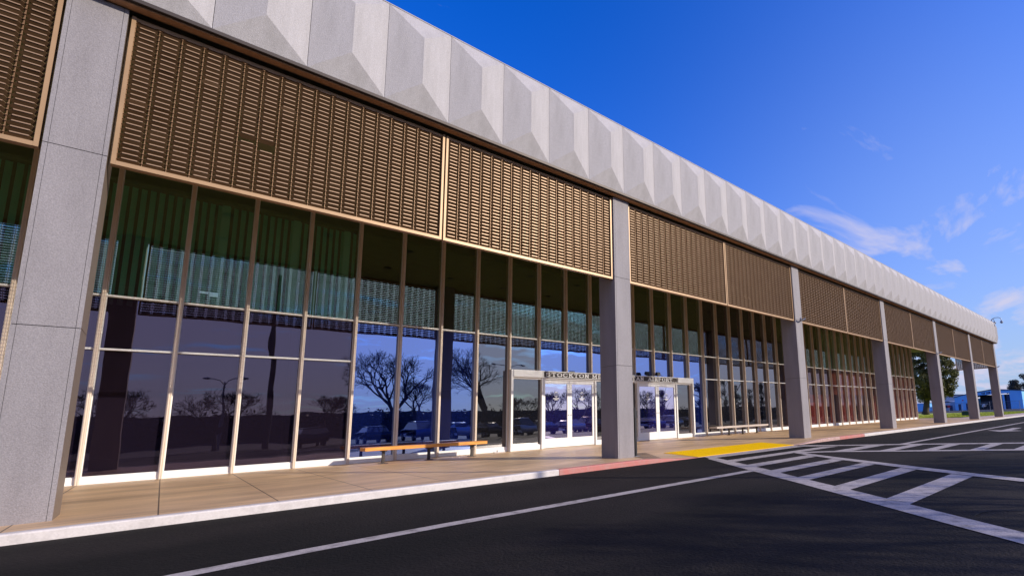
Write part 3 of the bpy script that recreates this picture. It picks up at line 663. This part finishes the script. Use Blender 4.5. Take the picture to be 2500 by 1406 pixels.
# brackets / small cameras on columns
for i, lab in ((4, 'small dark camera bracket on the third tall column'), (6, 'small dark camera bracket on the fifth column from the left'), (8, 'small dark camera bracket on the farthest column')):
    x = COLX[i]
    t = empty('security_camera', (x+.38, YC, 5.93), lab, 'security camera', 'small cameras on the columns')
    b = MB(); b.tube([(0, 0, 0), (0, -.14, .03), (.10, -.20, .07)], .02, 6); b.build('arm', MT['galv'], t)
    b = MB(); b.tube([(-.04, -.12, .0), (-.20, -.20, .10)], [.04, .055], 8); b.tube([(.02, -.16, .04), (.18, -.26, .13)], [.035, .05], 8); b.build('camera_body', MT['galv'], t)
# gooseneck dome cameras at the roof corner
t = empty('dome_camera', (72.2, 11.95, ZF1), 'gooseneck arm holding two dome cameras at the far roof corner', 'security camera')
b = MB(); b.tube([(0, 0, 0), (0, 0, .30), (0, -.06, .42), (0, -.25, .48), (0, -.48, .47), (0, -.66, .38), (0, -.70, .20), (0, -.70, .08)], .028, 8)
b.tube([(0, .05, 0), (0, .05, .32), (.25, .0, .46), (.6, -.05, .44), (.75, -.05, .2)], .026, 8); b.build('arm', MT['galv'], t)
for p in ((0, -.70, -.02), (.75, -.05, .10)):
    b = MB(); b.smooth = True; b.tube([(p[0], p[1], p[2]+.12), (p[0], p[1], p[2]+.03), (p[0], p[1], p[2]-.05), (p[0], p[1], p[2]-.14)], [.05, .12, .13, .04], 12); b.build('dome', MT['galv'], t)
t.scale = (1.25, 1.35, 1.25)

# ------------------------------------------------------------------ planting
def leaf_cloud(b, blobs, n, size, rnd):
    for _ in range(n):
        c, r = rnd.choice(blobs)
        d = Vector((rnd.gauss(0, 1), rnd.gauss(0, 1), rnd.gauss(0, 1))).normalized()*(rnd.random()**.45)
        p = Vector(c)+Vector((d.x*r[0], d.y*r[1], d.z*r[2]))
        q = Quaternion((rnd.gauss(0, 1), rnd.gauss(0, 1), rnd.gauss(0, 1), rnd.gauss(0, 1))).normalized() if False else Matrix.Rotation(rnd.uniform(0, 6.28), 3, Vector((rnd.gauss(0, 1), rnd.gauss(0, 1), rnd.gauss(0, 1))).normalized())
        s = size*rnd.uniform(.6, 1.3)
        b.face([p+q@Vector(v) for v in ((-s, 0, 0), (0, -s*.5, .1*s), (s, 0, 0), (0, s*.5, .1*s))])
def trunk_mesh(b, h, r, lean, limbs, rnd, n=9):
    pts = [(lean[0]*t+.12*math.sin(3*t)*r, lean[1]*t, h*t) for t in (0, .06, .2, .4, .6, .8, 1)]
    b.tube(pts, [r*1.5, r*1.1, r, r*.85, r*.7, r*.5, r*.25], n)
    for (t0, dirv, ln, rr) in limbs:
        s = Vector((lean[0]*t0, lean[1]*t0, h*t0)); d = Vector(dirv).normalized()
        b.tube([s, s+d*ln*.35, s+d*ln*.7+Vector((0, 0, ln*.1)), s+d*ln+Vector((0, 0, ln*.25))], [rr, rr*.75, rr*.45, rr*.15], 6)
def leafy(name, loc, label, cat, h, r, lean, blobs, n, size, leafm, group=None, seed=1, limbs=None):
    rnd = random.Random(seed); t = empty(name, loc, label, cat, group)
    b = MB(); b.smooth = True
    limbs = limbs or [(.35+.08*i, (math.cos(i*2.4), math.sin(i*2.4), .7), h*.42, r*.45) for i in range(7)]
    trunk_mesh(b, h, r, lean, limbs, rnd); b.build('trunk', MT['bark'], t)
    b = MB(); leaf_cloud(b, blobs, n, size, rnd); b.build('crown', leafm, t); return t
# big broadleaf beyond the canopy (crown hangs low)
rnd = random.Random(5); bl = []
for i in range(170):
    a = rnd.uniform(0, 6.28); zz_ = rnd.uniform(3.0, 14); rr = (4.0 if zz_ > 5 else 3.1)*math.sqrt(rnd.random())*(1.0 if zz_ < 11 else 1-(zz_-11)/6)
    bl.append(((rr*math.cos(a)*1.2, rr*math.sin(a) - 2.1, zz_), (rnd.uniform(.5, 1.0),)*3))
leafy('tree', (105.5, 30.3, 0), 'large evergreen tree with thick leaning trunk on the grass beyond the canopy', 'tree', 13, .52, (.2, -2.4), bl, 60000, .17, MT['leafg'], seed=3)
rnd = random.Random(9); bl = [((rnd.uniform(-2.2, 2.2), rnd.uniform(-2.6, 2.6), rnd.uniform(5.2, 9.4)), (rnd.uniform(.7, 1.2),)*3) for i in range(30)]
leafy('tree', (172, 20.6, 0), 'dark spreading tree at the right edge in front of the blue hangar', 'tree', 8, .3, (0, .3), bl, 9000, .17, MT['leafd'], 'trees near the hangars', seed=4)
bl = [((rnd.uniform(-2.6, 2.6), rnd.uniform(-3.4, 3.4)*(1-(z-5)/9), z), (1.5, 1.5, 1.1)) for z in [rnd.uniform(5, 12) for _ in range(26)]]
leafy('tree', (275, 40.5, 0), 'dark round-topped tree rising behind the blue hangar roof', 'tree', 9, .4, (0, 0), bl, 6000, .3, MT['leafd'], 'trees near the hangars', seed=6)

# grass
def poly_sheet(name, pts, z, m, kind='structure'):
    b = MB(); b.face([(x, y, z) for x, y in pts]); return tag(b.build(name, m), kind=kind)
gb = MB(); gp_ = [(66.1, 20.9), (70, 20.2), (71.2, 18.5), (71.8, 16.4), (76, 15.2), (84, 14.2), (100, 14.0), (128, 14.0), (128, 44), (66.1, 44)]
gb.face([(x, y, .012) for x, y in gp_]); tag(gb.build('lawn', MT['grass']), kind='structure')
gr = MB(); rnd = random.Random(2)
for _ in range(15000):
    x = 66.5+60*rnd.random()**1.3; yb = 20.9 if x < 71 else (16.6 if x < 74 else max(14.1, 15.6-(x-74)*.13))
    y = yb+.15+rnd.random()**1.5*14; hgt = rnd.uniform(.04, .12); a = rnd.uniform(0, 3.14); s = .03
    gr.face([(x-s*math.cos(a), y-s*math.sin(a), .012), (x+s*math.cos(a), y+s*math.sin(a), .012), (x+rnd.uniform(-.03, .03), y+rnd.uniform(-.03, .03), .012+hgt)])
tag(gr.build('grass', MT['grass']), kind='stuff')
grid('apron', [128, 140, 160, 200, 260, 330], [14.0, 20, 40, 80], lambda x, y: 0.006, MT['lot'])
# hangars
def hang(name, X, pts, base, m, depth, label, cat='hangar'):
    t = empty(name, (X, pts[0][0], base), label, cat)
    return t
HX = 220; hb = 0.0
hg = empty('hangar', (HX, 40, hb), 'blue metal hangar with shallow gable and wide dark doorway beyond the fence', 'hangar')
def hpart(b, name, m, par): o = b.build(name, m); o.parent = par; o.location = Vector((-HX, -40, -hb)); return o
b = MB()
b.extr([(52.2, hb), (44.4, hb), (44.4, 5.45), (34.3, 5.85), (34.3, hb), (30.6, hb), (30.6, 6.55), (39.4, 7.35), (44.0, 6.65), (47.7, 6.05), (52.2, 4.95)], 0, HX, HX+.25)
b.box(HX+.26, HX+35, 30.6, 30.8, hb, 6.3); b.box(HX+.26, HX+35, 52.0, 52.2, hb, 4.8); b.box(HX+35, HX+35.2, 30.6, 52.2, hb, 4.8)
hpart(b, 'wall', MT['blue'], hg)
b = MB(); b.extr([(30.3, 6.56), (39.4, 7.37), (44.0, 6.68), (47.7, 6.08), (52.6, 4.90), (52.6, 5.08), (47.7, 6.28), (44.0, 6.9), (39.4, 7.6), (30.3, 6.8)], 0, HX-.3, HX+35); hpart(b, 'roof', MT['bluetrim'], hg)
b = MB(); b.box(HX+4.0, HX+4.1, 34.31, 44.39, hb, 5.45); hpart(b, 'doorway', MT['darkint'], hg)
for y, w_ in ((34.4, 1.0), (36.0, .7)):
    b = MB(); b.box(HX+.5, HX+.6, y, y+w_, hb, 5.4); hpart(b, 'sliding_door', MT['blue' if w_ < .8 else 'bluetrim'], hg)
for y, w_, z in ((50.2, .9, 2.4), (47.1, 1.4, 2.6)):
    b = MB(); b.box(HX-.04, HX-.005, y, y+w_, hb, z); hpart(b, 'side_door', MT['bluetrim'], hg)
sgn = MB(); letters(sgn, 'TOP GUN A', 0, 0, .36, .70, .09, .22, 0, .17, P3=lambda u, v, o: (HX-.01-o, 43.0-u, 5.72+v+u*.09), serif=False)
hpart(sgn, 'lettering', MT['bluetrim'], hg)
b = MB(); b.extr([(48.9, 3.6), (49.9, 3.6), (49.4, 4.1)], 0, HX-.03, HX-.005); hpart(b, 'emblem', MT['redp'], hg)
ac = empty('aircraft', (HX+1.2, 43.0, hb), 'small white light aircraft parked in the hangar doorway', 'aircraft')
b = MB(); b.smooth = True; b.tube([(-1.2, 0, 1.35), (-.9, 0, 1.35), (0, 0, 1.45), (1.4, 0, 1.5), (5, 0, 1.4)], [.12, .5, .65, .6, .15], 12); b.build('fuselage', MT['white'], ac)
b = MB(); b.box(-.1, 1.3, -1.3, 1.2, 2.1, 2.22); b.build('wing', MT['white'], ac)
b = MB(); b.box(-1.28, -1.22, -.06, .06, .4, 2.3); b.build('propeller', MT['galv'], ac)
for yy in (-.8, .8):
    b = MB(); b.tube([(0.4, yy-.08, .28), (0.4, yy+.08, .28)], .28, 12); b.build('wheel', MT['tyre'], ac)
# pale building behind left wing
def simple_bld(name, X, y0, y1, z0, z1, depth, wm, rm, label, doors=(), wins=()):
    t = empty(name, (X, (y0+y1)/2, z0), label, 'building', 'low buildings beyond the fence'); off = Vector((-X, -(y0+y1)/2, -z0))
    def pt(b, n, m, par=t): o = b.build(n, m); o.parent = par; o.location = off if par is t else (0, 0, 0); return o
    b = MB(); b.box(X, X+depth, y0, y1, z0, z1); pt(b, 'wall', wm)
    b = MB(); b.extr([(y0-.3, z1), ((y0+y1)/2, z1+.45), (y1+.3, z1), (y1+.3, z1+.12), ((y0+y1)/2, z1+.6), (y0-.3, z1+.12)], 0, X-.3, X+depth+.3); pt(b, 'roof', rm)
    for a, c in doors: b = MB(); b.box(X-.06, X-.005, a, c, z0, z0+2.1); pt(b, 'door', MT['bluetrim'])
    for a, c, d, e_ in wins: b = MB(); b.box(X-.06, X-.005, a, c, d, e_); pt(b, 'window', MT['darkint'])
    return t
simple_bld('warehouse', 300, 64, 82, 0, 7.6, 20, MT['whitewall'], MT['paleroof'], 'pale grey warehouse roof showing behind the hangar wing')
simple_bld('office_building', 226, 53.2, 59.5, 0, 3.3, 12, MT['whitewall'], MT['paleroof'], 'low white office building between the trees and hangar', doors=((54.6, 55.7),), wins=((56.4, 57.6, 1.0, 2.2), (58, 59.2, 1.0, 2.2)))
simple_bld('shed', 215, 59.8, 74, 0, 3.3, 12, MT['blue'], MT['paleroof'], 'low blue shed left of the big tree trunk', wins=((61.0, 62.2, .7, 2.2), (64.6, 65.8, .7, 2.2)))
# fence
fn = empty('chain_link_fence', (150, 20, 0), 'grey chain link fence running between the lawn and the hangars', 'fence')
for i in range(11):
    y = 18.5+3.1*i; b = MB(); b.tube([(0, y-20, 0), (0, y-20, 2.45)], .045, 6); b.build('post', MT['galv'], fn)
b = MB(); b.tube([(0, -3, 2.4), (0, 32, 2.4)], .03, 6); b.tube([(0, -3, .08), (0, 32, .08)], .02, 6); b.build('rail', MT['galv'], fn)
b = MB()
for i in range(150):
    y = -3+.235*i
    for s in (-1, 1): b.tube([(0, y, .08), (0, y+s*2.3, 2.4)], .005, 3, cap=False)
b.build('mesh', MT['galv'], fn)
t = empty('utility_cabinet', (85.5, 18.6, .01), 'dark green utility cabinet on the lawn beside the sixth column', 'utility cabinet')
b = MB(); b.box(-.5, .5, -.85, .85, 0, .56, bev=.03); b.build('body', MT['green'], t); b = MB(); b.box(-.54, .54, -.89, .89, .561, .63, bev=.03); b.build('lid', MT['green'], t)
for y, z, lab in ((37.0, 1.5, 'small red square sign on the chain link fence, right of the pair'), (38.6, 1.9, 'small red square sign on the chain link fence, left of the pair')):
    t = empty('warning_sign', (149.6, y, 0), lab, 'sign', 'red signs on the fence')
    b = MB(); b.tube([(0, 0, 0), (0, 0, z+.3)], .04, 6); b.build('post', MT['galv'], t); b = MB(); b.box(-.06, -.042, -.32, .32, z-.3, z+.35); b.build('panel', MT['redp'], t)

# ------------------------------------------------------------------ car park side (seen in the glass)
def bare_tree(name, loc, label, h, spread, seed, group, up=.5, lv=7):
    rnd = random.Random(seed); t = empty(name, loc, label, 'tree', group); tr = MB(); tw = MB()
    def grow(p, d, ln, r, k):
        q = p+d*ln; m_ = p+d*ln*.5+Vector((rnd.uniform(-1, 1), rnd.uniform(-1, 1), 0))*ln*.06
        (tr if k < 2 else tw).tube([p, m_, q], [r, r*.85, r*.68], 6 if k < 2 else 3, cap=False)
        if k >= lv: return
        for i in range(3 if k < 6 else 2):
            ax = d.orthogonal().normalized(); ax.rotate(Quaternion(d, rnd.uniform(0, 6.28)))
            nd_ = d.copy(); nd_.rotate(Quaternion(ax, rnd.uniform(.28, .85)*spread)); nd_ = (nd_+Vector((0, 0, up*.25))).normalized()
            grow(q-d*ln*rnd.uniform(0, .25), nd_, ln*rnd.uniform(.66, .82), max(r*.56, .012), k+1)
    grow(Vector((0, 0, 0)), Vector((0, 0, 1)), h*.235, h*.028, 0)
    tr.build('trunk', MT['bark'], t); tw.build('twigs', MT['twig'], t); return t
# virtual image plane: mirrored y = 2*12.9 - y
G = 'bare winter trees in the car park'
pl = [(16.0, -12.8, 13.0, 1.0, 'wide bare tree mirrored behind the orange bench'), (25.4, -12.6, 14.2, 1.0, 'tall bare tree mirrored left of the entrance doors'),
      (40.6, -15, 8.6, 1.1, 'bare tree mirrored in the right leaf of the left doors'), (35.6, -15, 7.0, .9, 'low bushy bare tree mirrored in the left leaf of the left doors'),
      (31.8, -16, 6.6, .8, 'low bare tree mirrored in the sidelight'), (10.6, -14, 6.4, 1.0, 'small bare tree mirrored in the brown glass'), (2.95, -12.8, 6.9, 1.3, 'rounded drooping tree mirrored in the brown glass'),
      (52, -14, 7.4, 1.0, 'bare tree mirrored in the right hand doors'), (22.0, -24, 9.5, 1.0, 'distant bare tree mirrored behind the bench'), (-3.0, -16, 7.5, 1.1, 'bare tree mirrored beside the near column')]
for i, (x, y, h_, sp_, lab) in enumerate(pl): bare_tree('bare_tree', (x, y, gz(x, y)), lab, h_, sp_, 20+i, G)
rnd = random.Random(31)
for i, (x, y, h_) in enumerate(((80, -20, 8.2), (84.5, -20, 7.2), (89, -20, 6.9), (94, -20, 8.3), (72, -20, 7.4), (61, -20, 6.0))):
    bl = [((rnd.gauss(0, .7)*(1.15-z/h_), rnd.gauss(0, .7)*(1.15-z/h_), z), (.6, .6, .6)) for z in [rnd.uniform(1, h_) for _ in range(26)]]
    leafy('conifer', (x, y, gz(x, y)), ['tall dark evergreen mirrored in the far windows, first', 'ragged dark evergreen mirrored in the far windows', 'dark evergreen with uneven top mirrored in the far windows', 'tallest dark evergreen mirrored in the far windows', 'dark evergreen mirrored right of the doors', 'low dark evergreen mirrored in the right hand sidelight'][i], 'tree', h_, .16, (0, 0), bl, 3200, .11, MT['leafd'], 'evergreens across the car park', seed=40+i)
# far wood edge
hd = MB(); rnd = random.Random(12)
for i in range(260):
    x = -60+1.6*i+rnd.uniform(-1, 1); h_ = rnd.uniform(3.7, 4.5); leaf_cloud(hd, [((x, -38+rnd.uniform(-1, 1), -.4+h_*.5), (1.8, 1.2, h_*.5))], 110, .26, rnd)
hd.box(-80, 380, -39.6, -38.6, -.5, 3.1)
tag(hd.build('hedge', MT['leafd']), kind='stuff')
tag(bpy.data.objects['hedge'], 'long dark belt of shrubs along the far side of the car park', 'hedge')
# lamp posts
def lamp(loc, h_, label, rz=0, arm=1.6):
    t = empty('lamp_post', loc, label, 'lamp post', 'parking lot lamp posts', rz)
    b = MB(); b.tube([(0, 0, 0), (0, 0, h_)], [.10, .06], 8); b.build('pole', MT['galv'], t)
    b = MB()
    for s in (-1, 1): b.tube([(0, 0, h_-.3), (s*arm*.3, 0, h_+.1), (s*arm*.7, 0, h_+.28), (s*arm, 0, h_+.32)], .035, 6)
    b.build('arms', MT['galv'], t)
    for s in (-1, 1):
        b = MB(); b.tube([(s*arm, 0, h_+.32), (s*(arm+.25), 0, h_+.33), (s*(arm+.6), 0, h_+.34)], [.05, .12, .05], 8); b.build('lamp_head', MT['galv'], t)
    return t
lamp((28.5, -13.0, gz(28, -13)), 8.0, 'double armed grey lamp post mirrored beside the entrance', math.radians(0), 1.7)
lamp((3.3, -14.5, gz(3, -14)), 5.7, 'double armed lamp post mirrored above the rounded tree', math.radians(15), 0.9)
t = empty('utility_pole', (6.2, -12.3, gz(6, -12)), 'tall dark utility pole mirrored in the brown glass', 'utility pole')
b = MB(); b.tube([(0, 0, 0), (0, 0, 5.0), (0, 0, 15)], [.22, .20, .13], 8); b.build('pole', MT['bark'], t); b = MB(); b.box(-.2, .2, -.25, .25, 3.4, 4.9, bev=.04); b.build('transformer_box', MT['black'], t)
t = empty('light_mast', (20.9, -12.3, gz(20, -12)), 'tall slim mast whose thin shadow crosses the crosswalk and pavement', 'pole')
b = MB(); b.tube([(0, 0, 0), (0, 0, 15)], [.11, .09], 10); b.build('pole', MT['galv'], t); b = MB(); b.tube([(0, 0, 0), (0, 0, .04)], .2, 10); b.build('base_plate', MT['galv'], t)
# bollard post mirrored in the sidelight
# cars
def car_mesh_parts(paint, label, group, suv=False):
    t = empty('parked_car', (0, 0, 0), label, 'car', group)
    hgt = 1.72 if suv else 1.44; W_ = .88
    body = [(-2.25, .35), (-2.28, .62), (-2.15, .88), (-1.3, .96), (1.35, 1.0), (2.2, .98), (2.3, .7), (2.25, .35)]
    cab = [(-1.35, .97), (-.55, hgt-.06), (-.2, hgt), (1.2, hgt-.02), (1.9 if not suv else 2.15, 1.0)]
    b = MB(); b.smooth = True; ns = [(-W_, .16), (-W_*.985, .07), (-W_*.93, .015), (-W_*.8, 0), (W_*.8, 0), (W_*.93, .015), (W_*.985, .07), (W_, .16)]
    def loft(prof, secs):
        k = len(b.v); n = len(prof)
        for yv, sh in secs:
            for (x, z) in prof: b.v.append((x*(1-sh*.15), yv, z-(sh*.35 if z > .6 else 0)))
        for s in range(len(secs)-1):
            for i in range(n):
                j = (i+1) % n; b.f.append((k+s*n+i, k+s*n+j, k+(s+1)*n+j, k+(s+1)*n+i)); b.m.append(0)
        b.f.append(tuple(k+i for i in range(n))); b.f.append(tuple(k+(len(secs)-1)*n+i for i in reversed(range(n)))); b.m += [0, 0]
    loft(body, ns)
    roofp = [(-.58, hgt-.07), (-.2, hgt), (1.2, hgt-.02), (1.3, hgt-.1)]
    loft(roofp, [(-.62, .05), (-.55, 0), (.55, 0), (.62, .05)]); b.build('body', paint, t)
    g = MB(); k = len(g.v)
    for yv, tp_ in ((-.80, -.61), (.80, .61)):
        g.v += [(cab[0][0], yv, .97), (cab[1][0], tp_, hgt-.08), (1.25, tp_, hgt-.08), (cab[4][0], yv, .99)]
    for q in ((0, 1, 2, 3), (7, 6, 5, 4), (0, 4, 5, 1), (3, 2, 6, 7), (1, 5, 6, 2)): g.f.append(q); g.m.append(0)
    g.build('windows', MT['carglass'], t)
    for x in (-1.4, 1.4):
        for s in (-1, 1):
            wb = MB(); wb.tube([(x, s*.70, .32), (x, s*.89, .32)], .32, 16); wo = wb.build('wheel', MT['tyre'], t)
            rb = MB(); rb.tube([(x, s*.891, .32), (x, s*.90, .32)], .2, 12); rb.build('rim', MT['rim'], wo)
    for s in (-1, 1):
        hb_ = MB(); hb_.box(-2.31, -2.2, s*.6-.16, s*.6+.16, .62, .76); hb_.build('headlight', MT['lampglass'], t)
    return t
cg = 'cars parked across the road'
cols = ['silver', 'black', 'white', 'maroon', 'blue']
protos = {}
cars = [(14.0, -11.8, 1, 'black car mirrored above the left end of the orange bench'), (18.2, -12.4, 4, 'dark blue car mirrored above the orange bench'), (21.9, -12.2, 0, 'silver car mirrored above the right end of the orange bench'), (25.5, -12.5, 1, 'black tall car mirrored left of the entrance'), (29.1, -12.3, 2, 'white car mirrored in the left sidelight'), (32.4, -12.5, 1, 'black car mirrored in the left door'),
        (35.8, -12.2, 0, 'silver tall car mirrored in the left door'), (39.2, -12.3, 3, 'maroon car mirrored in the second door'), (42.6, -12.5, 0, 'silver car mirrored behind the grey column'), (50.5, -12.4, 4, 'blue tall car mirrored in the third door'), (54.2, -12.2, 2, 'white car mirrored in the fourth door'), (58, -12.4, 1, 'black car mirrored in the right sidelight'), (9.3, -12.5, 1, 'black tall car mirrored in the brown glass')]
for i, (x, y, ci, lab) in enumerate(cars):
    o = car_mesh_parts(CARP[ci], lab, cg, suv=(i % 3 == 1)) if (ci, i % 3 == 1) not in protos else copy_tree(protos[(ci, i % 3 == 1)])
    protos.setdefault((ci, i % 3 == 1), o)
    o['label'] = lab; o.location = (x, y, gz(x, y)+.004); o.rotation_euler = (0, 0, math.radians(90+random.uniform(-4, 4))); o.scale = (1.12, 1.12, 1.12)

# ------------------------------------------------------------------ survey units to metres
for o in list(bpy.data.objects):
    if o.parent is None and o.type in ('MESH', 'EMPTY'):
        o.location = o.location*K; o.scale = o.scale*K
